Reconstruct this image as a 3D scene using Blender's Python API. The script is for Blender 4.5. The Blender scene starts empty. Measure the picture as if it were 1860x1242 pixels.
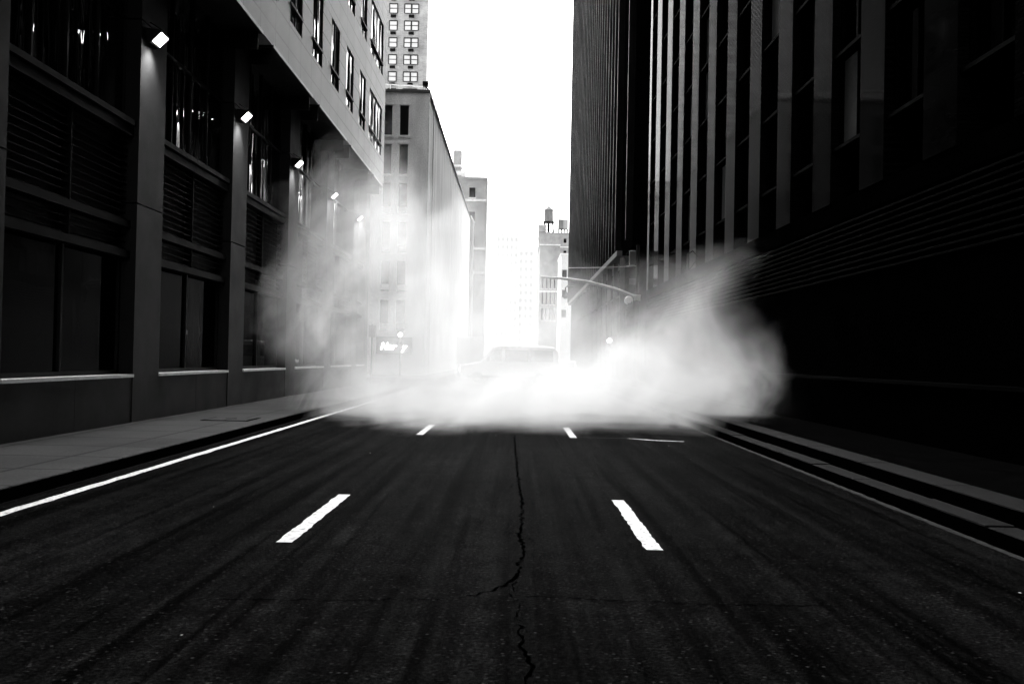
import bpy, bmesh, math, random
from mathutils import Matrix, Vector, Euler
R = math.radians
random.seed(7)
S = bpy.context.scene
COL = S.collection

# ---------------------------------------------------------------- camera
cam = bpy.data.cameras.new("camera")
cam.lens, cam.sensor_width = 35, 36
cam.clip_start, cam.clip_end = 0.1, 5000
co = bpy.data.objects.new("camera", cam)
COL.objects.link(co)
co.matrix_world = Matrix.Translation((0, 0, 1.6)) @ Euler((R(90.92), 0, R(0.25))).to_matrix().to_4x4() @ Matrix.Rotation(R(1.15), 4, 'Z')
S.camera = co

# ---------------------------------------------------------------- world, sun, exposure
SUN_EL, SUN_AZ = 48, 0.5          # sun ahead of the camera, a little right of the street's axis
w = bpy.data.worlds.new("World")
S.world = w
w.use_nodes = True
wn = w.node_tree
wn.nodes.clear()
sky = wn.nodes.new("ShaderNodeTexSky")
sky.sky_type = 'NISHITA'
sky.sun_disc = False
sky.sun_elevation = R(SUN_EL)
sky.sun_rotation = R(SUN_AZ)
sky.dust_density = 4.0
sky.air_density = 1.0
bw = wn.nodes.new("ShaderNodeRGBToBW")     # black-and-white film
bg = wn.nodes.new("ShaderNodeBackground")
bg.inputs[1].default_value = 0.15
wo = wn.nodes.new("ShaderNodeOutputWorld")
wn.links.new(sky.outputs[0], bw.inputs[0])
wn.links.new(bw.outputs[0], bg.inputs[0])
wn.links.new(bg.outputs[0], wo.inputs[0])

sl = bpy.data.lights.new("sun", 'SUN')
sl.energy, sl.angle, sl.color = 0.8, R(16), (1, 1, 1)
so = bpy.data.objects.new("sun", sl)
COL.objects.link(so)
sd = Vector((math.sin(R(SUN_AZ)) * math.cos(R(SUN_EL)), math.cos(R(SUN_AZ)) * math.cos(R(SUN_EL)), math.sin(R(SUN_EL))))
so.rotation_euler = sd.to_track_quat('Z', 'Y').to_euler()
so.location = sd * 200

S.view_settings.view_transform = 'Standard'
S.view_settings.look = 'None'
S.view_settings.exposure = 3.0
S.view_settings.gamma = 1.0
S.cycles.use_denoising = True
S.cycles.max_bounces = 8
S.cycles.diffuse_bounces = 3
S.cycles.glossy_bounces = 4
S.cycles.volume_bounces = 6
S.cycles.volume_step_rate = 0.6
S.cycles.volume_preview_step_rate = 1.0
S.cycles.volume_max_steps = 128
S.cycles.sample_clamp_indirect = .5
S.cycles.sample_clamp_direct = 2.0
S.cycles.caustics_reflective = False

# ---------------------------------------------------------------- materials
def nmath(nt, op, a, b=None, clamp=False):
    n = nt.nodes.new("ShaderNodeMath")
    n.operation = op
    n.use_clamp = clamp
    for i, v in enumerate((a, b)):
        if v is None:
            continue
        if isinstance(v, (int, float)):
            n.inputs[i].default_value = v
        else:
            nt.links.new(v, n.inputs[i])
    return n.outputs[0]

def newmat(name):
    m = bpy.data.materials.new(name)
    m.use_nodes = True
    nt = m.node_tree
    nt.nodes.clear()
    out = nt.nodes.new("ShaderNodeOutputMaterial")
    return m, nt, out

def coords(nt, scale=(1, 1, 1), swap=None):
    """object coordinates; swap='yz' lays a wall that runs along Y flat for the 2D textures, 'xz' one along X"""
    tc = nt.nodes.new("ShaderNodeTexCoord")
    v = tc.outputs['Object']
    if swap:
        sp = nt.nodes.new("ShaderNodeSeparateXYZ")
        cb = nt.nodes.new("ShaderNodeCombineXYZ")
        nt.links.new(v, sp.inputs[0])
        nt.links.new(sp.outputs['Y' if swap == 'yz' else 'X'], cb.inputs[0])
        nt.links.new(sp.outputs['Z'], cb.inputs[1])
        v = cb.outputs[0]
    mp = nt.nodes.new("ShaderNodeMapping")
    mp.inputs['Scale'].default_value = scale
    nt.links.new(v, mp.inputs[0])
    return mp.outputs[0]

def noise(nt, vec, scale, detail=4, rough=0.55):
    n = nt.nodes.new("ShaderNodeTexNoise")
    n.inputs['Scale'].default_value = scale
    n.inputs['Detail'].default_value = detail
    n.inputs['Roughness'].default_value = rough
    nt.links.new(vec, n.inputs['Vector'])
    return n.outputs['Fac']

def maprange(nt, v, a, b, c, d, smooth=False):
    n = nt.nodes.new("ShaderNodeMapRange")
    n.interpolation_type = 'SMOOTHSTEP' if smooth else 'LINEAR'
    nt.links.new(v, n.inputs[0])
    for i, x in enumerate((a, b, c, d)):
        n.inputs[i + 1].default_value = x
    return n.outputs[0]

def principled(nt, out, rough, spec, metal=0.0):
    p = nt.nodes.new("ShaderNodeBsdfPrincipled")
    p.inputs['Roughness'].default_value = rough
    f = math.sqrt(.08 * spec)                 # dull surfaces get a low index, so that they stay dull at grazing angles too
    p.inputs['Specular IOR Level'].default_value = .5 if spec else 0
    p.inputs['IOR'].default_value = (1 + f) / (1 - f)
    p.inputs['Metallic'].default_value = metal
    nt.links.new(p.outputs[0], out.inputs[0])
    return p

def bump(nt, p, h, strength, dist):
    b = nt.nodes.new("ShaderNodeBump")
    b.inputs['Strength'].default_value = strength
    b.inputs['Distance'].default_value = dist
    nt.links.new(h, b.inputs['Height'])
    nt.links.new(b.outputs[0], p.inputs['Normal'])

def plain(name, v, rough=0.6, spec=0.5, var=0.35, nscale=3.0, bmp=0.0, bscale=40, metal=0.0, stretch=(1, 1, 1)):
    """grey surface of albedo v with weathering: large stains times fine grain"""
    m, nt, out = newmat(name)
    p = principled(nt, out, rough, spec, metal)
    vec = coords(nt, stretch)
    a = noise(nt, vec, nscale, 5)
    b = noise(nt, coords(nt), nscale * 14, 2)
    k = nmath(nt, 'MULTIPLY', maprange(nt, a, .3, .7, 1 - var, 1 + var), maprange(nt, b, .3, .7, 1 - var * .6, 1 + var * .6))
    nt.links.new(nmath(nt, 'MULTIPLY', k, v, True), p.inputs['Base Color'])
    nt.links.new(maprange(nt, a, .3, .7, max(rough - .08, .02), min(rough + .08, 1)), p.inputs['Roughness'])
    if bmp:
        bump(nt, p, noise(nt, coords(nt), bscale, 3), bmp, 0.02)
    return m

def brickmat(name, v, mortar, rough, spec, bw_=.21, bh=.068, ms=.011, swap='yz', offset=.5, var=.5, bmp=.6):
    m, nt, out = newmat(name)
    p = principled(nt, out, rough, spec)
    vec = coords(nt, (1, 1, 1), swap)
    br = nt.nodes.new("ShaderNodeTexBrick")
    br.offset = offset
    br.inputs['Scale'].default_value = 1
    br.inputs['Brick Width'].default_value = bw_
    br.inputs['Row Height'].default_value = bh
    br.inputs['Mortar Size'].default_value = ms
    br.inputs['Mortar Smooth'].default_value = .2
    for i, c in (('Color1', v * (1 - var)), ('Color2', v * (1 + var)), ('Mortar', mortar)):
        br.inputs[i].default_value = (c, c, c, 1)
    nt.links.new(vec, br.inputs['Vector'])
    st = maprange(nt, noise(nt, coords(nt), .6, 4), .3, .7, .7, 1.3)
    g = maprange(nt, noise(nt, coords(nt), 30, 2), .3, .7, .75, 1.25)
    b2 = nt.nodes.new("ShaderNodeRGBToBW")
    nt.links.new(br.outputs['Color'], b2.inputs[0])
    nt.links.new(nmath(nt, 'MULTIPLY', nmath(nt, 'MULTIPLY', b2.outputs[0], st), g), p.inputs['Base Color'])
    bump(nt, p, nmath(nt, 'SUBTRACT', b2.outputs[0], nmath(nt, 'MULTIPLY', br.outputs['Fac'], .5)), bmp, .012)
    return m

def glassmat(name, v=.004, rough=.03, wob=.25, wscale=1.3, spec=.5):
    """dark window glass: a mirror whose panes are slightly wavy"""
    m, nt, out = newmat(name)
    p = principled(nt, out, rough, spec)
    p.inputs['Base Color'].default_value = (v, v, v, 1)
    bump(nt, p, noise(nt, coords(nt, (1, 1, .16)), wscale, 1.5), wob, .15)
    return m

def emit(name, v, s):
    m, nt, out = newmat(name)
    e = nt.nodes.new("ShaderNodeEmission")
    e.inputs[0].default_value = (v, v, v, 1)
    e.inputs[1].default_value = s
    nt.links.new(e.outputs[0], out.inputs[0])
    return m

def asphalt():
    m, nt, out = newmat("asphalt")
    p = principled(nt, out, .6, .0006)
    vec = coords(nt)
    sp = nt.nodes.new("ShaderNodeSeparateXYZ")
    nt.links.new(vec, sp.inputs[0])
    agg = noise(nt, vec, 34, 5, .85)                                  # aggregate
    patch = noise(nt, vec, .45, 4)
    streak = noise(nt, coords(nt, (2.6, .035, 1)), 1.6, 5, .6)        # tyre wear along the lanes
    skid = noise(nt, coords(nt, (5.5, .12, 1)), 1.0, 2, .5)           # dark tyre marks
    k = nmath(nt, 'ADD', maprange(nt, agg, .40, .66, .1, 2.2), maprange(nt, agg, .60, .72, 0, 5))
    k = nmath(nt, 'MULTIPLY', k, maprange(nt, patch, .3, .7, .6, 1.4))
    k = nmath(nt, 'MULTIPLY', k, maprange(nt, streak, .36, .64, .2, 1.9))
    k = nmath(nt, 'MULTIPLY', k, maprange(nt, skid, .32, .48, .15, 1.0, True))
    k = nmath(nt, 'MULTIPLY', k, maprange(nt, noise(nt, coords(nt, (1, .6, 1)), 5, 3, .6), .32, .68, .55, 1.5))
    st = nt.nodes.new("ShaderNodeTexVoronoi")                          # pale stones worn flush with the surface
    st.inputs['Scale'].default_value = 26
    nt.links.new(vec, st.inputs['Vector'])
    sb = nt.nodes.new("ShaderNodeRGBToBW")
    nt.links.new(st.outputs['Color'], sb.inputs[0])
    k = nmath(nt, 'ADD', k, nmath(nt, 'MULTIPLY', maprange(nt, st.outputs['Distance'], .22, .34, 1, 0), maprange(nt, sb.outputs[0], .60, .90, 0, 7)))
    k = nmath(nt, 'MULTIPLY', k, .0026)
    vo = nt.nodes.new("ShaderNodeTexVoronoi")                          # pale specks of grit
    vo.inputs['Scale'].default_value = 2.3
    nt.links.new(coords(nt, (1, .6, 1)), vo.inputs['Vector'])
    speck = maprange(nt, vo.outputs['Distance'], .018, .03, .28, 0)
    sel = maprange(nt, noise(nt, vec, 1.1, 1), .5, .56, 0, 1)
    k = nmath(nt, 'ADD', k, nmath(nt, 'MULTIPLY', speck, sel))
    nt.links.new(k, p.inputs['Base Color'])
    nt.links.new(maprange(nt, agg, .35, .65, .66, .5), p.inputs['Roughness'])
    bump(nt, p, agg, .9, .02)
    return m

def paint(v):
    m, nt, out = newmat("road_paint")
    p = principled(nt, out, .6, .4)
    vec = coords(nt)
    wear = noise(nt, vec, 16, 6, .7)
    k = maprange(nt, wear, .36, .50, .01, v)
    nt.links.new(nmath(nt, 'MULTIPLY', k, maprange(nt, noise(nt, vec, 90, 2), .3, .7, .85, 1.1), True), p.inputs['Base Color'])
    bump(nt, p, noise(nt, vec, 85, 3), .3, .008)
    return m

M = {}
M['asphalt'] = asphalt()
M['paint'] = paint(.22)
M['edge_paint'] = paint(.40)
M['worn_paint'] = plain("worn_paint", .014, .7, .01, .6, 9)
M['crack'] = plain("tar_crack", .0001, 1, 0)
M['concrete'] = brickmat("pavement_concrete", .0145, .003, .8, .03, 1.5, 1.5, .035, None, 0.0, .2, .2)
M['kerb'] = plain("granite_kerb", .006, .8, .01, .4, 3, .3, 50)
M['kerb_dark'] = plain("dark_kerb", .001, .9, .0)
M['strip'] = plain("dark_bed", .001, .95, .0)
M['ground'] = plain("ground", .03, .9, .1)
M['stone'] = plain("dark_granite", .0052, .62, .08, .35, 1.2, .15, 60)
M['base'] = plain("base_granite", .0028, .55, .06, .4, 1.0, .1, 60)
M['panel'] = brickmat("facade_panel", .11, .006, .42, .18, 1.65, .72, .034, 'yz', 0.0, .10, .15)
M['metal_dark'] = plain("dark_metal", .006, .5, .03, .3, 4)
M['louvre'] = plain("louvre_metal", .004, .5, .012, .3, 4)
M['sill'] = plain("pale_sill", .42, .5, .4, .2, 4)
M['lip'] = plain("canopy_lip", .30, .4, .5, .3, 3)
M['glass'] = glassmat("window_glass", .0015, .02, 1.0, 1.5, .5)
M['glass_flat'] = glassmat("flat_glass", .0006, .03, .06, .9, .005)
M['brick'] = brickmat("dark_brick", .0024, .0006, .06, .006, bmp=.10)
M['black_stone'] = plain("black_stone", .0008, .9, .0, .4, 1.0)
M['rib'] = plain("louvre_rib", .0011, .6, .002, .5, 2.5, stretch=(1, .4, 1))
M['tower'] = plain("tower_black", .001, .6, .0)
M['fin'] = plain("tower_fin", .007, .35, .004, .4, .6)
M['band'] = plain("stone_band", .09, .7, .3, .3, 1.5)
M['sill_dark'] = plain('dark_sill', .0009, .7, .003)
M['column'] = plain('column_metal', .04, .5, .3)
M['frame_grey'] = plain('frame_grey', .02, .5, .2)
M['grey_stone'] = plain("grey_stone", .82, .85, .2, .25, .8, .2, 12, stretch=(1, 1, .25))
M['pale_trim'] = plain("pale_trim", .75, .6, .3, .15)
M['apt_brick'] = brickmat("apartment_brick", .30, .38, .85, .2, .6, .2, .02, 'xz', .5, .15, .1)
M['lit_side'] = plain("painted_lit_side", .85, .8, .2, .12)  # street-facing sides paler than the fronts: sky brightness painted into the colour
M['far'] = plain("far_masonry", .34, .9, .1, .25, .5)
M['pale_hazed'] = plain("pale_hazed_masonry", .85, .9, .1, .15, .5)  # pale masonry and trim; near-white stands in for haze on the end blocks
M['dark_win'] = glassmat("dark_window", .004, .08, .05, 1)
M['hazed_win'] = glassmat('haze_whitened_window', .55, .3, .05, 1)  # panes whitened: distance haze put into the colour
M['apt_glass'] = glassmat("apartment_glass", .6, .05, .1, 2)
M['van'] = plain("van_paint", .75, .35, .5, .1, 2)
M['car'] = plain("car_paint", .03, .25, .5, .1, 2)
M['truck'] = plain("truck_paint", .6, .45, .4, .12, 2)
M['tyre'] = plain("tyre_rubber", .01, .85, .2)
M['rim'] = plain("wheel_rim", .3, .35, .5, .2, 8)
M['pole'] = plain("galvanised_pole", .30, .45, .5, .2, 6)
M['white_metal'] = plain("white_metal", .7, .4, .5, .1)
M['wood'] = plain("tank_wood", .16, .85, .2, .3, 2, stretch=(6, 6, .3))
M['lamp'] = emit("lamp_glow", 1, 14)
M['sign_glow'] = emit("sign_glow", 1, 9)
M['lens'] = emit("signal_glow", 1, 16)

# ---------------------------------------------------------------- mesh helpers
class MB:
    def __init__(s):
        s.bm = bmesh.new()
    def box(s, x0, x1, y0, y1, z0, z1):
        v = [s.bm.verts.new((x, y, z)) for x in (x0, x1) for y in (y0, y1) for z in (z0, z1)]
        for f in ((0, 1, 3, 2), (4, 6, 7, 5), (0, 4, 5, 1), (2, 3, 7, 6), (0, 2, 6, 4), (1, 5, 7, 3)):
            s.bm.faces.new([v[i] for i in f])
        return s
    def tube(s, pts, r, n=10):
        rs = r if isinstance(r, (list, tuple)) else [r] * len(pts)
        pts = [Vector(p) for p in pts]
        rings = []
        for i, p in enumerate(pts):
            d = (pts[min(i + 1, len(pts) - 1)] - pts[max(i - 1, 0)]).normalized()
            a = d.orthogonal().normalized() if abs(d.z) > .95 else d.cross(Vector((0, 0, 1))).normalized()
            b = d.cross(a)
            rings.append([s.bm.verts.new(p + rs[i] * (math.cos(2 * math.pi * k / n) * a + math.sin(2 * math.pi * k / n) * b)) for k in range(n)])
        for q in range(len(rings) - 1):
            for k in range(n):
                s.bm.faces.new((rings[q][k], rings[q][(k + 1) % n], rings[q + 1][(k + 1) % n], rings[q + 1][k]))
        s.bm.faces.new(rings[0][::-1])
        s.bm.faces.new(rings[-1])
        return s
    def prism(s, pts, axis, a, b):
        """polygon pts extruded along axis ('x','y','z') from a to b"""
        def mk(p, t):
            return {'x': (t, p[0], p[1]), 'y': (p[0], t, p[1]), 'z': (p[0], p[1], t)}[axis]
        A = [s.bm.verts.new(mk(p, a)) for p in pts]
        B = [s.bm.verts.new(mk(p, b)) for p in pts]
        n = len(pts)
        for i in range(n):
            s.bm.faces.new((A[i], A[(i + 1) % n], B[(i + 1) % n], B[i]))
        s.bm.faces.new(A[::-1])
        s.bm.faces.new(B)
        return s
    def lathe(s, prof, n=20, axis='z', c=(0, 0, 0)):
        rings = []
        for r, h in prof:
            ring = []
            for k in range(n):
                a = 2 * math.pi * k / n
                u, v = r * math.cos(a), r * math.sin(a)
                p = {'z': (u, v, h), 'x': (h, u, v), 'y': (u, h, v)}[axis]
                ring.append(s.bm.verts.new(Vector(p) + Vector(c)))
            rings.append(ring)
        for q in range(len(rings) - 1):
            for k in range(n):
                s.bm.faces.new((rings[q][k], rings[q][(k + 1) % n], rings[q + 1][(k + 1) % n], rings[q + 1][k]))
        s.bm.faces.new(rings[0][::-1])
        s.bm.faces.new(rings[-1])
        return s
    def build(s, name, mat, parent=None, bev=0.0, smooth=False):
        bmesh.ops.recalc_face_normals(s.bm, faces=s.bm.faces)
        me = bpy.data.meshes.new(name)
        s.bm.to_mesh(me)
        s.bm.free()
        me.materials.append(mat)
        if smooth:
            for p in me.polygons:
                p.use_smooth = True
            me.set_sharp_from_angle(angle=R(40))
        o = bpy.data.objects.new(name, me)
        COL.objects.link(o)
        if parent:
            o.parent = parent
        if bev:
            md = o.modifiers.new("bevel", 'BEVEL')
            md.width, md.segments, md.limit_method = bev, 2, 'ANGLE'
        return o

def tag(o, label, cat, group=None):
    o['label'], o['category'] = label, cat
    if group:
        o['group'] = group
    return o

def thing(name, label, cat, loc=(0, 0, 0), rz=0.0, group=None):
    o = bpy.data.objects.new(name, None)
    COL.objects.link(o)
    o.location, o.rotation_euler = loc, (0, 0, rz)
    return tag(o, label, cat, group)

def struct(o, kind='structure'):
    o['kind'] = kind
    return o

def copy_tree(o, parent=None):
    c = o.copy()
    COL.objects.link(c)
    c.parent = parent
    for ch in o.children:
        copy_tree(ch, c)
    return c

def box(name, mat, parent, *d, bev=0.0):
    return MB().box(*d).build(name, mat, parent, bev)

# ---------------------------------------------------------------- ground, road, pavements
struct(box("ground", M['ground'], None, -1500, 1500, -800, 2500, -.6, -.03))
road = struct(MB().box(-5.3, 4.34, -25, 600, -.4, 0).build("road", M['asphalt']))
struct(MB().box(-70, -5.3, 53.5, 65, -.4, -.004).box(4.34, 80, 53.5, 65, -.4, -.004).build("cross_street", M['asphalt']))

def ragged(x0, x1, y0, y1, z, step=.09, amp=.010):
    """flat painted strip with slightly chipped edges"""
    bm = bmesh.new()
    n = max(2, int((y1 - y0) / step))
    prev = None
    for i in range(n + 1):
        y = y0 + (y1 - y0) * i / n
        a, b = bm.verts.new((x0 + random.uniform(-amp, amp), y, z)), bm.verts.new((x1 + random.uniform(-amp, amp), y, z))
        if prev:
            bm.faces.new((prev[0], prev[1], b, a))
        prev = (a, b)
    r = MB()
    r.bm.free()
    r.bm = bm
    return r

for k in range(4):
    y = 8.45 + 11.85 * k
    for x in (-1.93, 1.20):
        ragged(x - .07, x + .07, y, y + 2.95, .004).build("lane_dash", M['paint'], road)
ragged(-4.99, -4.86, -20, 49, .004, .25).build("edge_line", M['edge_paint'], road)
ragged(4.235, 4.315, -20, 49, .004, .12, .012).build("gutter_line", M['worn_paint'], road)
box("stop_line", M['paint'], road, -4.7, 4.1, 48.6, 49.1, .002, .004)
for y in (50.4, 53.2):
    box("crosswalk_line", M['paint'], road, -5.1, 4.1, y, y + .3, .002, .004)
MB().prism([(2.3, 20.42), (2.75, 20.04), (3.35, 19.88), (3.4, 19.96), (2.78, 20.14), (2.35, 20.48)], 'z', .001, .004).build("utility_mark", M['paint'], road)
ragged(1.2, 2.45, 20.40, 20.46, .004, .02, .05).build("utility_mark", M['worn_paint'], road)

def crack(pts, wid):
    bm = bmesh.new()
    prev = None
    for i in range(len(pts) - 1):
        a, b = Vector((*pts[i], .005)), Vector((*pts[i + 1], .005))
        L = (b - a).length
        n = max(3, int(L / .05))
        d = (b - a).normalized()
        s = Vector((-d.y, d.x, 0))
        for k in range(n):
            p = a.lerp(b, k / n) + s * random.gauss(0, .014)
            wv = wid * random.uniform(.25, 1.5)
            q = (bm.verts.new(p - s * wv), bm.verts.new(p + s * wv))
            if prev:
                bm.faces.new((prev[0], prev[1], q[1], q[0]))
            prev = q
    r = MB()
    r.bm.free()
    r.bm = bm
    return r.build("crack", M['crack'], road)

crack([(.0, 20.6), (.02, 17), (.06, 13.5), (.10, 10.8), (.07, 9.2), (.10, 8.2), (.03, 7.25), (-.10, 6.92), (-.24, 6.72), (-.33, 6.69)], .012)
crack([(.055, 6.0), (.07, 5.55), (.12, 5.2), (.08, 4.95), (.10, 4.6), (.14, 3.8)], .009)
crack([(.03, 7.25), (.0, 6.9), (.03, 6.5), (.055, 6.0)], .004)
crack([(.08, 9.0), (.16, 8.8), (.19, 8.6)], .004)
crack([(.05, 13.0), (-.02, 12.6), (.0, 12.2)], .005)
crack([(-1.95, 6.45), (-.9, 6.52), (-.42, 6.6)], .006)
crack([(.1, 6.72), (.6, 6.66), (1.3, 6.6), (2.1, 6.62)], .006)

lp = struct(MB().box(-7.75, -5.3, -25, 49.5, -.4, .15).prism([(-7.75, 49.5), (-5.3, 49.5), (-5.45, 50.8), (-5.9, 51.8), (-6.6, 52.6), (-7.75, 53.0)], 'z', -.4, .15).build("pavement_left", M['concrete'], None, .02))
struct(MB().box(-70, -7.75, 51.6, 53.0, -.4, .15).build("pavement_side_street", M['concrete'], None, .02))
struct(MB().box(-5.298, -5.27, -25, 49.4, 0, .135).build("kerb_left", M['kerb_dark']))
struct(MB().box(-70, -5.3, 65, 400, -.4, .15).build("pavement_far_left", M['concrete'], None, .02))
struct(MB().box(4.34, 80, 65, 400, -.4, .15).build("pavement_far_right", M['concrete'], None, .02))
kb = MB()
y = -25
while y < 49:
    kb.box(4.345, 4.625, y, min(y + 1.765, 49.2), -.3, .15 + random.uniform(-.01, .006))
    y += 1.8
struct(kb.build("kerb_right", M['kerb'], None, .015))
struct(MB().box(4.335, 4.343, -25, 49.2, 0, .135).build("kerb_face_right", M['kerb_dark']))
cp = MB()
y = -25
while y < 49:
    cp.box(4.635, 5.05, y, min(y + 2.37, 49.0), .0, .305 + random.uniform(-.01, .006))
    y += 2.4
struct(cp.build("raised_coping_right", M['kerb'], None, .015))
struct(MB().box(4.627, 4.634, -25, 49, .0, .29).build("step_face_right", M['kerb_dark']))
struct(MB().box(5.05, 8, -25, 49.3, 0, .296).build("pavement_right", M['strip']))

h = thing("access_hatch", "rectangular metal access hatch set in the left pavement", "hatch", (-6.15, 21.6, .15))
box("frame", M['kerb_dark'], h, -.5, .5, -.55, .55, .0, .006)
box("cover", M['concrete'], h, -.44, .44, -.49, .49, .006, .014, bev=.004)
box("handle", M['kerb_dark'], h, -.12, .12, -.02, .02, .014, .02)

# ---------------------------------------------------------------- left office building
PX, GX, UX = -7.7, -8.05, -7.05
ob = thing("office_building", "dark stone office building with lamp-lit pillars and glazed bays on the left", "building", (-7.7, 20, 0))
ob_off = Vector((7.7, -20, 0))
def OB(mb, name, mat, parent=None, bev=0.0):
    bmesh.ops.translate(mb.bm, verts=mb.bm.verts, vec=ob_off)
    return mb.build(name, mat, parent or ob, bev)
OB(MB().box(-90, -8.4, -25, 51.4, .15, 55), "core", M['stone'])
pil = [20 + 6.6 * k for k in range(-4, 5)]
for y in pil:
    OB(MB().box(-8.4, PX, y, y + 1.45, .16, 4.55).box(-8.4, PX, y, y + 1.45, 4.58, 8.28).box(-8.4, PX, y, y + 1.45, 8.31, 10.2)
       .box(-8.4, PX + .02, y - .06, y + 1.5, .15, .152), "pillar", M['stone'], None, .012)
OB(MB().box(-8.4, PX, 50.2, 51.4, .16, 10.2), "corner_pillar", M['stone'], None, .012)
for i, y in enumerate(pil):
    a, b = y + 1.45, (pil[i + 1] if i + 1 < len(pil) else 50.2)
    m = (a + b) / 2
    OB(MB().box(-8.4, PX - .015, a, m - .004, .15, 1.06).box(-8.4, PX - .015, m + .004, b, .15, 1.06), "base_wall", M['base'])
    OB(MB().box(-8.4, PX + .03, a + .01, b - .01, 1.062, 1.12), "sill", M['sill'])
    # ground window
    gw = OB(MB().box(-8.3, GX, a + .08, b - .08, 1.2, 3.45), "ground_window", M['glass_flat'])
    OB(MB().box(-8.35, GX + .06, a, a + .08, 1.12, 3.45).box(-8.35, GX + .06, b - .08, b, 1.12, 3.45).box(-8.35, GX + .06, m - .035, m + .035, 1.2, 3.45)
       .box(-8.35, GX + .062, a, b, 1.121, 1.2), "frame", M['metal_dark'], gw)
    OB(MB().box(-8.4, PX - .12, a, b, 3.45, 3.6), "beam", M['louvre'])
    # louvres
    for z0, z1 in ((3.6, 4.06), (4.2, 5.9)):
        lv = OB(MB().box(-8.4, GX - .02, a, b, z0, z1), "louvre", M['metal_dark'])
        sl = MB()
        z = z0 + .03
        while z < z1 - .05:
            sl.prism([(GX - .02, z + .06), (GX + .13, z), (GX + .13, z + .02), (GX - .02, z + .08)], 'y', a, b)
            z += .14
        OB(sl, "slats", M['louvre'], lv)
        OB(MB().box(GX - .02, GX + .16, m - .03, m + .03, z0, z1), "post", M['louvre'], lv)
    OB(MB().box(-8.4, PX - .12, a, b, 4.06, 4.2), "beam", M['louvre'])
    OB(MB().box(-8.4, PX - .10, a, b, 5.9, 6.07).box(-8.4, PX - .06, a, b, 6.11, 6.22), "double_beam", M['louvre'])
    # tall upper window
    uw = OB(MB().box(-8.3, GX, a, b, 6.22, 10.18), "upper_window", M['glass'])
    fr = MB()
    for t in (0, .25, .5, .75, 1):
        yy = a + (b - a) * t
        fr.box(GX - .05, GX + .05, yy - .03, yy + .03, 6.22, 10.18)
    fr.box(GX - .05, GX + .052, a, b, 8.27, 8.33)
    OB(fr, "frame", M['metal_dark'], uw)
    # projecting canopy above the bay
    cn = OB(MB().box(-8.4, UX + .03, a - .15, b + .15, 10.21, 10.27), "canopy", M['metal_dark'])
    OB(MB().box(UX + .03, UX + .05, a - .15, b + .15, 10.20, 10.29), "lip", M['lip'], cn)
    for e in (a, b):
        OB(MB().box(-8.04, UX - .05, e - .02, e + .02, 9.75, 10.21), "bracket", M['metal_dark'], cn)
wins = [(30.0 + 3.3 * k, 30.0 + 3.3 * k + 1.7) for k in range(-14, 5)] + [(46.1, 50.3)]
OB(MB().box(-8.4, UX, -25, 51.4, 10.275, 11.67).box(-8.4, UX, -25, 51.4, 14.06, 15.74).box(-8.4, UX, -25, 51.4, 18.3, 55), "spandrel", M['panel'])
for z0, z1 in ((11.67, 14.06), (15.74, 18.3)):
    e = -25
    for a, b in wins + [(51.4, 0)]:
        OB(MB().box(-8.4, UX - .003, e, a, z0, z1), "pier_panel", M['panel'])
        e = b
    for a, b in wins:
        if b < 6:
            continue
        wn_ = OB(MB().box(-8.4, UX - .05, a, b, z0, z1), "window", M['glass'])
        fr = MB()
        n = 4 if b - a > 3 else 2
        for k in range(n + 1):
            yy = a + (b - a) * k / n
            fr.box(UX - .1, UX - .025, max(a, yy - .05), min(b, yy + .05), z0, z1)
        fr.box(UX - .1, UX + .03, a, b, z0 + .52, z0 + .60)
        OB(fr, "frame", M['metal_dark'], wn_)

# wall lamps on the pillars: bracket arm, tilted square head, lit face, and the light each throws down its pillar
lamp_words = ['nearest and largest lit lamp in view, on the first bright pillar', 'second lit lamp along the facade, beside the dark wavy window',
              'third lit lamp along the facade, beside the window with white reflections', 'fourth lit lamp along the facade, half veiled by steam',
              'faintest lit lamp, deep in the steam near the building corner']
lamp0 = thing("wall_lamp", lamp_words[0], "lamp", (PX, 20.46, 7.9), 0, "square lamps fixed to the pillars")
MB().prism([(0, .0), (.10, .0), (.12, .03), (.31, .22), (.31, .26), (0, .30)], 'y', -.23, .23).build("housing", M['metal_dark'], lamp0, .006)
fc = MB().box(-.125, .125, -.205, .205, -.008, .0)
bmesh.ops.transform(fc.bm, verts=fc.bm.verts, matrix=Matrix.Translation((.218, 0, .122)) @ Matrix.Rotation(R(-45), 4, 'Y'))
fc.build("lit_face", M['lamp'], lamp0)
MB().tube([(.0, -.02, .48), (.30, -.02, .29)], .012, 6).build("stay", M['metal_dark'], lamp0)
ld = bpy.data.lights.new("lamp_light", 'SPOT')
ld.energy, ld.spot_size, ld.spot_blend, ld.shadow_soft_size = 110, R(95), 1.0, .08
lo = bpy.data.objects.new("lamp_light", ld)
COL.objects.link(lo)
lo.parent = lamp0
lo.location = (.34, 0, .02)
lo.rotation_euler = Vector((.45, 0, 1.0)).to_track_quat('Z', 'Y').to_euler()
for k in range(1, 5):
    c = copy_tree(lamp0)
    c.location.y += 6.6 * k
    c['label'] = lamp_words[k]

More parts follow.
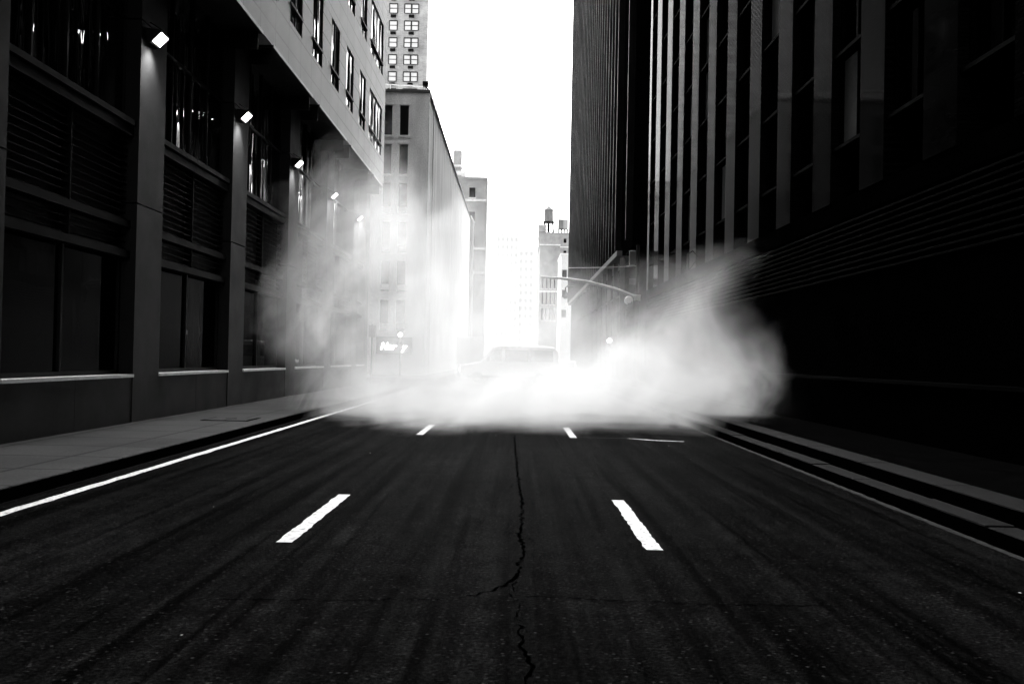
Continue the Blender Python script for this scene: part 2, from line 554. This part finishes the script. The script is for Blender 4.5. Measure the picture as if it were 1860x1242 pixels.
# ---------------------------------------------------------------- right brick building
rb = thing("brick_building", "very dark brick building with slatted band and tall narrow windows on the right", "building", (6.99, 0, 0), R(.75))
RE = 49.0
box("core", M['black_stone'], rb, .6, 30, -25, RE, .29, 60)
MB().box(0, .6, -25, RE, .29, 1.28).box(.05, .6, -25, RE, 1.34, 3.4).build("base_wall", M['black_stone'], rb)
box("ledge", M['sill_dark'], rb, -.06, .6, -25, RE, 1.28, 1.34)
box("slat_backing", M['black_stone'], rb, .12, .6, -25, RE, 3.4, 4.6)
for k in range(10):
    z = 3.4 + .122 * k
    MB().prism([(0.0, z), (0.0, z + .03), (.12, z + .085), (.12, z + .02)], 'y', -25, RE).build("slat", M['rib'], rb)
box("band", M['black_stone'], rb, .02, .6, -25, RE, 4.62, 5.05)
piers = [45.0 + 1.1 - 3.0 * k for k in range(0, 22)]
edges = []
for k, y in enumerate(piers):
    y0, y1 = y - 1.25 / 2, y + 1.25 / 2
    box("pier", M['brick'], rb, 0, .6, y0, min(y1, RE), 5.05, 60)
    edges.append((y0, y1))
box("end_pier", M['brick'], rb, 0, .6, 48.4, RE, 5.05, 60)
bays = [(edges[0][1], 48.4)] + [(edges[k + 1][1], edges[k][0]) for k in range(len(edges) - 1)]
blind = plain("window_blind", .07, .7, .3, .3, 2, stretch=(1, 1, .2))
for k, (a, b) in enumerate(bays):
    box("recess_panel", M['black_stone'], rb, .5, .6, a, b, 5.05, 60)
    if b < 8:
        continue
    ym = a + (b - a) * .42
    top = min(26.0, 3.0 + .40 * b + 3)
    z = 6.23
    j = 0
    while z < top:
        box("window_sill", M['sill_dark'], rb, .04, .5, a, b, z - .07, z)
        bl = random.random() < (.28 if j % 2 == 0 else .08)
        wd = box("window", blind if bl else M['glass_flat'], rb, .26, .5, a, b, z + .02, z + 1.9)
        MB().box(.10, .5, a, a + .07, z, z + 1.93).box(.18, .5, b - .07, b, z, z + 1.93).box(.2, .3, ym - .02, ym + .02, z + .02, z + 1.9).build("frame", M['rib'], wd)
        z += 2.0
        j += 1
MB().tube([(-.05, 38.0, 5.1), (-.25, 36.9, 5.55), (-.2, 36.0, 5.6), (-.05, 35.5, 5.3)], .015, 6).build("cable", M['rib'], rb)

# ---------------------------------------------------------------- dark ribbed tower beyond the crossing
dt = thing("ribbed_tower", "black office tower with close vertical ribs beyond the crossing", "building", (7.6, 66, 0))
T = lambda mb, n, m, p=None: (bmesh.ops.translate(mb.bm, verts=mb.bm.verts, vec=(-7.6, -66, 0)), mb.build(n, m, p or dt))[1]
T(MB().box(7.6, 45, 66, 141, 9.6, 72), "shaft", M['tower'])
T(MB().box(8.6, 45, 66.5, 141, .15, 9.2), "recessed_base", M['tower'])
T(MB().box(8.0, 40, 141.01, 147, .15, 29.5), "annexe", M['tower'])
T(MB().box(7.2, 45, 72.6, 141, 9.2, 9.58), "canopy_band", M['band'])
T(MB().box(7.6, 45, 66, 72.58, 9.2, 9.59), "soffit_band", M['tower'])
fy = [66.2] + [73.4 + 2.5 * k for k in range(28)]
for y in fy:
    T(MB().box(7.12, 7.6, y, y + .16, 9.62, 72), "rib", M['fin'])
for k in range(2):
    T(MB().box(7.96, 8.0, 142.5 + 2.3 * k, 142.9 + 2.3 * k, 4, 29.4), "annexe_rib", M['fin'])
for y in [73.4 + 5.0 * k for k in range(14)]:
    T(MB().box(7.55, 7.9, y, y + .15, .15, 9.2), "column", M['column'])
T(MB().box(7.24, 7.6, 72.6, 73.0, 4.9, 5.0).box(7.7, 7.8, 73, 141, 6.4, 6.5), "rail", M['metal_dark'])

# ---------------------------------------------------------------- grey stone building, left beyond the crossing
gb = thing("stone_building", "mid-rise grey stone building with narrow dark windows beyond the crossing", "building", (-7.0, 75, 0))
G = lambda mb, n, m, p=None: (bmesh.ops.translate(mb.bm, verts=mb.bm.verts, vec=(7.0, -75, 0)), mb.build(n, m, p or gb))[1]
rows = [18.25 - 2.95 * k for k in range(6)]
cols = [(-9.15, -8.48), (-10.35, -9.72), (-12.3, -11.6), (-13.6, -12.9), (-15.6, -14.9)]
G(MB().box(-90, -7.0, 75.35, 144, .15, 21.6), "wall", M['grey_stone'])
G(MB().box(-90, -20, 80, 100, 21.6, 60), "unseen_sky_block", M['far'])  # unseen mass added to keep sky out of the right piers' reflections
fw = MB()
xs = sorted([c for p in cols for c in p])
e = -90
for a, b in sorted(cols):
    fw.box(e, a, 75.0, 75.35, .15, 21.6)
    e = b
fw.box(e, -7.003, 75.0, 75.35, .15, 21.6)
for a, b in cols:
    zt = 21.6
    for z in rows:
        fw.box(a, b, 75.0, 75.35, z + 2.3, zt)
        zt = z
    fw.box(a, b, 75.0, 75.35, .15, zt)
G(fw, "front_wall", M['grey_stone'])
for a, b in cols:
    for z in rows:
        wd = G(MB().box(a, b, 75.27, 75.36, z, z + 2.3), "window", M['dark_win'])
        G(MB().box(a - .12, b + .12, 74.9, 75.0, z - .14, z), "sill", M['pale_hazed'], wd)
        G(MB().box(a - .08, b + .08, 74.94, 75.0, z + 2.3, z + 2.42), "lintel", M['grey_stone'], wd)
        if z < 14:
            G(MB().box(a + .04, b - .04, 75.2, 75.27, z + .1, z + .55), "air_conditioner", M['pale_trim'], wd)
G(MB().box(-90, -6.93, 74.9, 75.0, 21.5, 21.72).box(-7.0, -6.9, 75, 144, 21.5, 21.72), "coping", M['band'])
G(MB().box(-7.0, -6.92, 75.0, 75.35, .15, 21.5), "corner_trim", M['pale_trim'])
G(MB().box(-7.0, -6.95, 79.6, 79.85, .15, 21.5), "downpipe", M['pale_hazed'])
G(MB().tube([(-6.75, 143.6, .2), (-6.75, 143.6, 21.3), (-7.1, 143.6, 21.9)], .32, 10), "vent_pipe", M['pale_trim'])
rl = MB().tube([(-16, 75.6, 22.5), (-7.3, 75.6, 22.15)], .05, 6)
for x in (-16, -13, -10, -7.4):
    rl.tube([(x, 75.6, 21.6), (x, 75.6, 22.2 + (-7.3 - x) * .04)], .03, 6)
G(rl, "roof_rail", M['pale_hazed'])
G(MB().box(-7.5, -7.1, 75.2, 75.6, 22.1, 22.45).tube([(-7.3, 75.4, 22.1), (-6.9, 75.2, 21.6)], .06, 6), "roof_floodlight", M['metal_dark'])

# ---------------------------------------------------------------- tall apartment tower
at = thing("apartment_tower", "tall brick apartment tower with paired sash windows rising behind the stone building", "building", (-16.3, 170, 0))
A = lambda mb, n, m, p=None: (bmesh.ops.translate(mb.bm, verts=mb.bm.verts, vec=(16.3, -170, 0)), mb.build(n, m, p or at))[1]
A(MB().box(-50, -16.32, 170, 199, .15, 92), "wall", M['apt_brick'])
A(MB().box(-16.32, -16.2, 170.0, 199, .15, 92), "side_wall", M['lit_side'])
for r in range(-7, 3):
    z = 57.4 + 2.93 * r
    for xc, wd_, n in ((-19.1, 2.4, 2), (-22.2, 1.35, 1), (-26, 2.4, 2)):
        wd = A(MB().box(xc - wd_ / 2, xc + wd_ / 2, 169.92, 170, z, z + 1.65), "window", M['apt_glass'])
        fr = MB()
        for k in range(n + 1):
            xx = xc - wd_ / 2 + wd_ * k / n
            t = .13 if 0 < k < n else .08
            fr.box(xx - t, xx + t, 169.85, 169.93, z, z + 1.65)
        fr.box(xc - wd_ / 2, xc + wd_ / 2, 169.84, 169.93, z + 1.5, z + 1.68).box(xc - wd_ / 2, xc + wd_ / 2, 169.845, 169.93, z + .76, z + .86).box(xc - wd_ / 2, xc + wd_ / 2, 169.843, 169.93, z - .06, z + .03)
        A(fr, "frame", M['frame_grey'], wd)
        A(MB().box(xc - .45, xc + .45, 169.6, 169.95, z - .75, z - .33), "air_conditioner", M['metal_dark'], wd)
    for k in range(7):
        y = 173 + 3.8 * k
        A(MB().box(-16.2, -16.15, y, y + 1.1, z, z + 1.6), "side_window", M['dark_win'])

# ---------------------------------------------------------------- farther buildings
def block(name, label, x0, x1, y0, y1, z1, mat, wins_=None, trims=(), group=None, winmat=None, ww=.9, wh=1.5):
    b = thing(name, label, "building", ((x0 + x1) / 2, y0, 0), 0, group)
    off = Vector((-(x0 + x1) / 2, -y0, 0))
    def B(mb, n, m, p=None):
        bmesh.ops.translate(mb.bm, verts=mb.bm.verts, vec=off)
        return mb.build(n, m, p or b)
    B(MB().box(x0, x1, y0, y1, .1, z1), "wall", mat)
    B(MB().box(x0 - .15, x1 + .15, y0 - .15, y0 + .5, z1 + .001, z1 + .35).box(x0 - .15, x0 + .4, y0 + .5, y1, z1, z1 + .35).box(x1 - .4, x1 + .15, y0 + .5, y1, z1, z1 + .35), "parapet", mat)
    for z in trims:
        B(MB().box(x0 - .1, x1 + .12, y0 - .2, y0 - .001, z, z + .35), "string_course", M['pale_trim'])
    for x, z in (wins_ or []):
        f = B(MB().box(x - ww / 2, x + ww / 2, y0 - .06, y0 - .001, z, z + wh), "window", winmat or M['dark_win'])
        B(MB().box(x - ww / 2 - .1, x + ww / 2 + .1, y0 - .14, y0 - .001, z - .16, z - .002), "sill", M['pale_trim'], f)
    return b, B

b1, B1 = block("brick_block", "plain grey brick block just past the stone building with white string courses", -22, -5.05, 152, 175, 28.8, M['far'],
               [(x, z) for x in (-7.2, -10.5) for z in (26.0, 22.3, 18.6, 14.9, 11.2)], (25.4, 18.0, 14.3))
B1(MB().box(-5.05, -4.9, 152.3, 175, .2, 28.7), "street_wall", M['lit_side'])
B1(MB().box(-10.6, -9.3, 158, 160, 29, 34.5), "roof_penthouse", M['far'])
B1(MB().box(-10.9, -8.6, 157, 161, 30.4, 31.0).box(-10.7, -9.2, 157.6, 160.4, 31.8, 32.1), "roof_deck", M['pale_trim'])
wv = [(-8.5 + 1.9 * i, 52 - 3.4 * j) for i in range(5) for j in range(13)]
block("painted_haze_block", "building whitened with painted haze at the far end of the street, left of its neighbour", -26, .2, 430, 455, 55, M['pale_hazed'], wv, (), None, M['hazed_win'], .9, 1.6)  # walls and panes paled in place of hazy air
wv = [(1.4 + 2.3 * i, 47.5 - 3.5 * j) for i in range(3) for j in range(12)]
block("painted_haze_block", "gridded building whitened with painted haze closing the street, left of the water tower", .5, 14, 445, 470, 51, M['pale_hazed'], wv, (50.0,), None, M['hazed_win'], 1.3, 1.7)
b2, B2 = block("masonry_block", "old masonry building carrying the water tower on its roof", 6.8, 24, 330, 350, 43.2, M['far'],
               [(15.5 + 3 * i, 40 - 4 * j) for i in range(2) for j in range(4)], (38.5,))
B2(MB().box(6.5, 9.2, 329.6, 333, 43.6, 46.0), "roof_bulkhead", M['far'])
block("cornice_block", "grey building with a projecting cornice in front of the water tower building", 5.5, 10.5, 250, 270, 30.4, M['far'],
      [(6.3 + 1.0 * i, 19.2 - 4 * j) for i in range(4) for j in range(3)], (30.0, 18.3), None, None, .35, 3.0)
block("narrow_block", "narrow pale building beside the edge of the black ribbed tower", 8.7, 14, 200, 215, 22.5, M['pale_hazed'], [(9.4, 18), (9.4, 14), (9.4, 10)], ())

wt = thing("water_tower", "wooden rooftop water tower with a conical cap on dark legs", "water tower", (10.1, 336, 43.2))
MB().lathe([(1.45, 4.6), (1.6, 4.75), (1.5, 8.5), (1.45, 8.5)], 24).build("tank", M['wood'], wt)
MB().lathe([(1.75, 8.45), (1.7, 8.6), (.12, 10.1), (.05, 10.5)], 24).build("roof", M['wood'], wt)
MB().box(-1.9, 1.9, -1.9, 1.9, 4.2, 4.58).build("platform", M['metal_dark'], wt)
for sx in (-1, 1):
    for sy in (-1, 1):
        MB().tube([(sx * 1.8, sy * 1.8, .2), (sx * 1.4, sy * 1.4, 4.25)], .22, 6).build("leg", M['metal_dark'], wt)
MB().tube([(-1.7, -1.7, .6), (1.5, -1.5, 4)], .12, 5).tube([(1.7, -1.7, .6), (-1.5, -1.5, 4)], .12, 5).tube([(0, 0, .2), (0, 0, 4.4)], .45, 8).build("brace", M['metal_dark'], wt)
rt = thing("roof_tank", "boxy grey roof tank on a dark frame right of the water tower", "tank", (15.0, 336, 43.2))
box("tank", M['far'], rt, -1.7, 1.7, -1.5, 1.5, 2.1, 5.4)
MB().box(-1.72, 0, -1.55, -1.501, 2.1, 5.38).build("panel", M['wood'], rt)
for sx in (-1.5, -.5, .5, 1.5):
    MB().box(sx - .2, sx + .2, -1.4, 1.4, .2, 2.1).build("leg", M['metal_dark'], rt)

# ---------------------------------------------------------------- vehicles
def wheel(parent, x, y, r, wd=.22):
    t = MB().lathe([(r * .6, -wd / 2), (r * .95, -wd / 2), (r, -wd / 3), (r, wd / 3), (r * .95, wd / 2), (r * .6, wd / 2)], 24, 'y', (x, y, r)).build("wheel", M['tyre'], parent, 0, True)
    MB().lathe([(r * .2, -wd * .55), (r * .62, -wd * .45), (r * .62, wd * .45), (r * .2, wd * .55)], 16, 'y', (x, y, r)).build("rim", M['rim'], t)

van = thing("van", "pale long van crossing the intersection behind the steam, bonnet to the left", "van", (-.3, 60, 0))
vp = [(-3.0, .38), (-3.02, .95), (-2.9, 1.12), (-1.75, 1.38), (-1.05, 2.2), (-.75, 2.32), (.8, 2.36), (2.55, 2.28), (2.82, 2.0), (2.95, 1.0), (2.95, .42)]
MB().prism(vp, 'y', -.98, .98).build("body", M['van'], van, .08)
for s in (-1, 1):
    y0, y1 = (-1.0, -.975) if s < 0 else (.975, 1.0)
    MB().prism([(-1.45, 1.42), (-.98, 2.08), (-.55, 2.12), (-.55, 1.42)], 'y', y0, y1).build("front_window", M['dark_win'], van)
    for a, b in ((-.35, 1.0), (1.15, 2.5)):
        MB().prism([(a, 1.42), (a, 2.1), (b, 2.06), (b, 1.42)], 'y', y0, y1).build("side_window", M['dark_win'], van)
    d = MB().box(-1.5, -.45, y0 * 1.004 if s < 0 else y0, y1 if s < 0 else y1 * 1.004, .55, .57).build("door_sill", M['metal_dark'], van)
    MB().box(-.68, -.5, -1.03 if s < 0 else .99, -.99 if s < 0 else 1.03, 1.2, 1.25).build("door_handle", M['metal_dark'], van)
    MB().box(-1.42, -1.22, -1.22 if s < 0 else 1.0, -1.0 if s < 0 else 1.22, 1.4, 1.68).build("mirror", M['metal_dark'], van, .03)
    wheel(van, -1.98, s * .88, .38)
    wheel(van, 1.75, s * .88, .38)
    MB().box(-3.05, -2.9, s * .72 - .16, s * .72 + .16, .78, .96).build("headlight", M['sign_glow'], van)
MB().prism([(-1.72, 1.42), (-1.08, 2.17), (-1.1, 2.19), (-1.76, 1.43)], 'y', -.85, .85).build("windscreen", M['dark_win'], van)
box("bumper", M['metal_dark'], van, -3.12, -2.95, -.95, .95, .4, .62, bev=.03)
box("grille", M['metal_dark'], van, -3.06, -3.0, -.5, .5, .68, .92)
MB().box(-2.6, 2.7, -1.01, -.97, .40, .52).box(-2.6, 2.7, .97, 1.01, .40, .52).build("skirt", M['metal_dark'], van)

tr = thing("box_truck", "pale box truck seen from behind, standing on the left past the crossing", "truck", (-4.0, 86, 0))
box("cargo_box", M['truck'], tr, -1.15, 1.15, 0, 4.6, 1.0, 3.35, bev=.03)
MB().box(-1.05, -.02, -.03, -.001, 1.1, 3.2).box(.02, 1.05, -.03, -.001, 1.1, 3.2).build("rear_door", M['truck'], tr, .01)
MB().prism([(4.7, .55), (4.7, 2.4), (5.6, 2.35), (6.1, 1.5), (6.9, 1.35), (6.95, .55)], 'x', -1.0, 1.0).build("cab", M['truck'], tr, .06)
box("bumper", M['metal_dark'], tr, -1.1, 1.1, -.15, .1, .5, .68)
box("chassis", M['metal_dark'], tr, -.5, .5, .1, 6.4, .6, .99)
for s in (-1, 1):
    box("tail_light", M['metal_dark'], tr, s * .95 - .1, s * .95 + .1, -.06, -.002, .75, .95)
    for yy in (1.2, 5.9):
        t = MB().lathe([(.28, -.13), (.44, -.13), (.46, 0), (.44, .13), (.28, .13)], 20, 'x', (s * .95, yy, .46)).build("wheel", M['tyre'], tr)
        MB().lathe([(.1, -.14), (.3, -.1), (.3, .1), (.1, .14)], 14, 'x', (s * .95, yy, .46)).build("rim", M['rim'], t)

car = thing("car", "dark car with lit headlights facing the crossing, right of the van", "car", (3.35, 67.5, 0))
MB().prism([(0, .35), (-.02, .75), (.25, .85), (1.15, .95), (1.9, 1.45), (3.2, 1.48), (4.0, 1.05), (4.6, 1.0), (4.65, .4)], 'x', -.88, .88).build("body", M['car'], car, .07)
MB().prism([(1.2, .98), (1.88, 1.40), (1.86, 1.43), (1.16, 1.0)], 'x', -.72, .72).build("windscreen", M['dark_win'], car)
box("grille", M['metal_dark'], car, -.45, .45, -.05, .01, .5, .7)
box("bumper", M['car'], car, -.86, .86, -.12, .05, .36, .5, bev=.03)
for s in (-1, 1):
    MB().lathe([(.14, -.06), (.14, .02)], 14, 'y', (s * .64, 0, .68)).build("headlight", M['lens'], car)
    MB().prism([(1.5, 1.0), (2.0, 1.38), (3.1, 1.4), (3.5, 1.05)], 'x', s * .87, s * .89).build("side_window", M['dark_win'], car)
    for yy in (.95, 3.75):
        t = MB().lathe([(.2, -.1), (.32, -.1), (.33, 0), (.32, .1), (.2, .1)], 20, 'x', (s * .8, yy, .33)).build("wheel", M['tyre'], car)
        MB().lathe([(.08, -.11), (.2, -.08), (.2, .08), (.08, .11)], 14, 'x', (s * .8, yy, .33)).build("rim", M['rim'], t)
    box("mirror", M['car'], car, s * .98 - .09, s * .98 + .09, 1.45, 1.6, .95, 1.08)

# ---------------------------------------------------------------- traffic signals, lamps, signs
ts = thing("traffic_signal", "traffic light pole with a long curved mast arm reaching over the road", "traffic signal", (6.02, 50.0, .1))
MB().tube([(0, 0, 0), (0, 0, 7.3)], [.11, .085], 12).build("pole", M['metal_dark'], ts, 0, True)
MB().lathe([(.22, 0), (.2, .5), (.12, .6)], 12).build("base", M['metal_dark'], ts)
arm = [(-.05, 0, 4.66), (-1.1, 0, 5.07), (-2.5, 0, 5.40), (-3.6, 0, 5.53), (-4.85, 0, 5.60)]
MB().tube(arm, [.10, .09, .08, .07, .055], 10).build("mast_arm", M['pole'], ts, 0, True)
MB().tube([(0, 0, 6.25), (-1.6, 0, 6.14), (-3.5, 0, 6.08)], .012, 5).build("cable", M['pole'], ts)
box("clamp", M['pole'], ts, -.16, .16, -.14, .14, 4.5, 4.8, bev=.02)
sh = box("signal_head", M['metal_dark'], ts, -.55, -.25, -.15, .15, 3.7, 4.55, bev=.02)
for z in (3.85, 4.12, 4.4):
    MB().lathe([(.13, -.32), (.14, -.15)], 14, 'y', (-.4, 0, z)).build("visor", M['metal_dark'], sh)
MB().lathe([(.05, -.30), (.19, -.26), (.22, -.1), (.2, .1), (.1, .2)], 16, 'y', (-.44, -.05, 4.5)).build("camera_dome", M['white_metal'], ts, 0, True)
box("control_box", M['column'], ts, -.42, -.12, -.16, .16, 6.3, 7.0, bev=.02)
box("street_plate", M['column'], ts, -.42, -.1, -.02, .02, 5.3, 5.62)

def post_signal(label, x, y, zl, group):
    p = thing("post_signal", label, "traffic signal", (x, y, .15), 0, group)
    MB().tube([(0, .12, 0), (0, .12, zl + .35)], .05, 10).build("pole", M['metal_dark'], p)
    hsg = box("housing", M['metal_dark'], p, -.18, .18, -.12, .12, zl - .75, zl + .25, bev=.02)
    MB().lathe([(.15, -.15), (.15, -.12)], 18, 'y', (0, 0, zl)).build("lit_lens", M['lens'], hsg)
    for dz in (-.3, -.58):
        MB().lathe([(.12, -.15), (.12, -.12)], 18, 'y', (0, 0, zl + dz)).build("dark_lens", M['dark_win'], hsg)
    return p
post_signal("glowing round traffic light left of the crossing, above the bright shop letters", -7.75, 66.5, 2.85, "round traffic lights at the far corners")
post_signal("glowing round traffic light in front of the ribbed tower's base", 6.25, 67.0, 2.75, "round traffic lights at the far corners")

sg = thing("shop_sign", "bright white italic letters over the shopfront on the stone building", "sign", (-10.35, 74.85, 2.05))
def text(body, x, size, name):
    c = bpy.data.curves.new(name, 'FONT')
    c.body, c.size, c.extrude, c.shear, c.offset = body, size, .03, .28, .012
    t = bpy.data.objects.new(name, c)
    COL.objects.link(t)
    bpy.context.view_layer.update()
    me = bpy.data.meshes.new_from_object(t.evaluated_get(bpy.context.evaluated_depsgraph_get()))
    bpy.data.objects.remove(t)
    me.materials.clear()
    me.materials.append(M['sign_glow'])
    o = bpy.data.objects.new(name, me)
    COL.objects.link(o)
    o.parent = sg
    o.location = (x, 0, 0)
    o.rotation_euler = (R(90), 0, 0)
text("Her", .1, .72, "letters")
text("y", 1.75, .66, "letters")
box("backing_board", M['column'], sg, -.2, 2.5, .04, .14, -.3, .95)

sp = thing("sign_post", "thin dark street sign post on the left pavement by the corner", "sign post", (-6.75, 46.5, .15))
MB().tube([(0, 0, 0), (0, 0, 2.9)], .035, 8).build("post", M['metal_dark'], sp)
box("plate", M['pole'], sp, -.17, .17, -.03, -.015, 2.3, 2.85, bev=.005)

sp2 = thing("street_lamp", "small dark pendant street lamp on a bracket beside the ribbed tower", "street lamp", (7.35, 128, 0))
MB().tube([(.0, 0, 10.9), (-1.0, 0, 10.95), (-1.15, 0, 10.8), (-1.15, 0, 10.3)], .10, 8).build("bracket", M['metal_dark'], sp2)
MB().lathe([(.12, 9.95), (.38, 9.6), (.42, 9.3), (.2, 9.0)], 14, 'z', (-1.15, 0, .35)).build("lamp_head", M['metal_dark'], sp2, 0, True)
MB().tube([(-1.15, 0, 10.35), (-1.15, 0, 10.25)], .14, 8).build("socket", M['metal_dark'], sp2)

# ---------------------------------------------------------------- steam drifting over the road
def steam():
    m, nt, out = newmat("steam_volume")
    tc = nt.nodes.new("ShaderNodeTexCoord")
    P0 = tc.outputs['Object']
    def vm(op, a, b):
        n = nt.nodes.new("ShaderNodeVectorMath")
        n.operation = op
        for i, v in enumerate((a, b)):
            if v is None:
                continue
            if isinstance(v, tuple):
                n.inputs[i].default_value = v
            else:
                nt.links.new(v, n.inputs[i])
        return n
    nz = nt.nodes.new("ShaderNodeTexNoise")
    nz.inputs['Scale'].default_value = .30
    nz.inputs['Detail'].default_value = 2
    nt.links.new(P0, nz.inputs['Vector'])
    wob = vm('MULTIPLY', vm('SUBTRACT', nz.outputs['Color'], (.5, .5, .5)).outputs[0], (4.8, 4.6, 3.8)).outputs[0]
    P = vm('ADD', P0, wob).outputs[0]
    tot = None
    for c, r, wgt, soft in BLOBS:
        l = vm('LENGTH', vm('DIVIDE', vm('SUBTRACT', P, c).outputs[0], r).outputs[0], None).outputs['Value']
        v = nmath(nt, 'MULTIPLY', maprange(nt, l, soft, 1.0, 1, 0, True), wgt)
        tot = v if tot is None else nmath(nt, 'ADD', tot, v)
    n2 = nt.nodes.new("ShaderNodeTexNoise")
    n2.inputs['Scale'].default_value = .42
    n2.inputs['Detail'].default_value = 6
    n2.inputs['Roughness'].default_value = .68
    n2.inputs['Distortion'].default_value = .6
    mp = nt.nodes.new("ShaderNodeMapping")
    mp.vector_type = 'TEXTURE'                 # long soft folds leaning with the draught
    mp.inputs['Scale'].default_value = (.75, 1.5, 1.7)
    mp.inputs['Rotation'].default_value = (0, R(38), 0)
    nt.links.new(P, mp.inputs[0])
    nt.links.new(mp.outputs[0], n2.inputs['Vector'])
    wisp = maprange(nt, n2.outputs['Fac'], .40, .66, .15, 2.0)
    torn = maprange(nt, n2.outputs['Fac'], .34, .60, .055, 0)
    den = nmath(nt, 'MULTIPLY', nmath(nt, 'MAXIMUM', nmath(nt, 'SUBTRACT', tot, torn), 0), wisp)
    vs = nt.nodes.new("ShaderNodeVolumePrincipled")
    vs.inputs['Color'].default_value = (.82, .82, .82, 1)
    vs.inputs['Anisotropy'].default_value = .2
    nt.links.new(den, vs.inputs['Density'])
    nt.links.new(vs.outputs[0], out.inputs['Volume'])
    return m
BLOBS = [
    ((-.2, 26.2, .1), (6.7, 7.2, 2.0), .33, .35),        # low bank on the road
    ((-.4, 32, 1.4), (5.8, 8.5, 6.0), .14, .05),         # thicker rear
    ((-5.0, 32, 3.4), (3.8, 8.0, 5.6), .18, .05),        # plume climbing the left building
    ((-6.4, 44, 7.6), (3.0, 8.0, 4.8), .11, .0),         # top of the plume at the corner
    ((-2.2, 41, 4.2), (5.2, 8.0, 6.0), .08, .05),        # thin veil over the crossing
    ((3.6, 32, 1.2), (3.6, 9.0, 4.2), .13, .05),         # thin veil before the mast arm
    ((3.6, 24.4, .9), (2.6, 4.6, 2.1), .12, .15),        # right-hand lobe
    ((4.8, 24.0, 2.0), (1.9, 4.6, 2.3), .19, .0),       # its upswept end by the wall
]
st = MB().box(-8.0, 6.6, 18.5, 51, .01, 13.5).build("steam", steam())
struct(st, 'stuff')
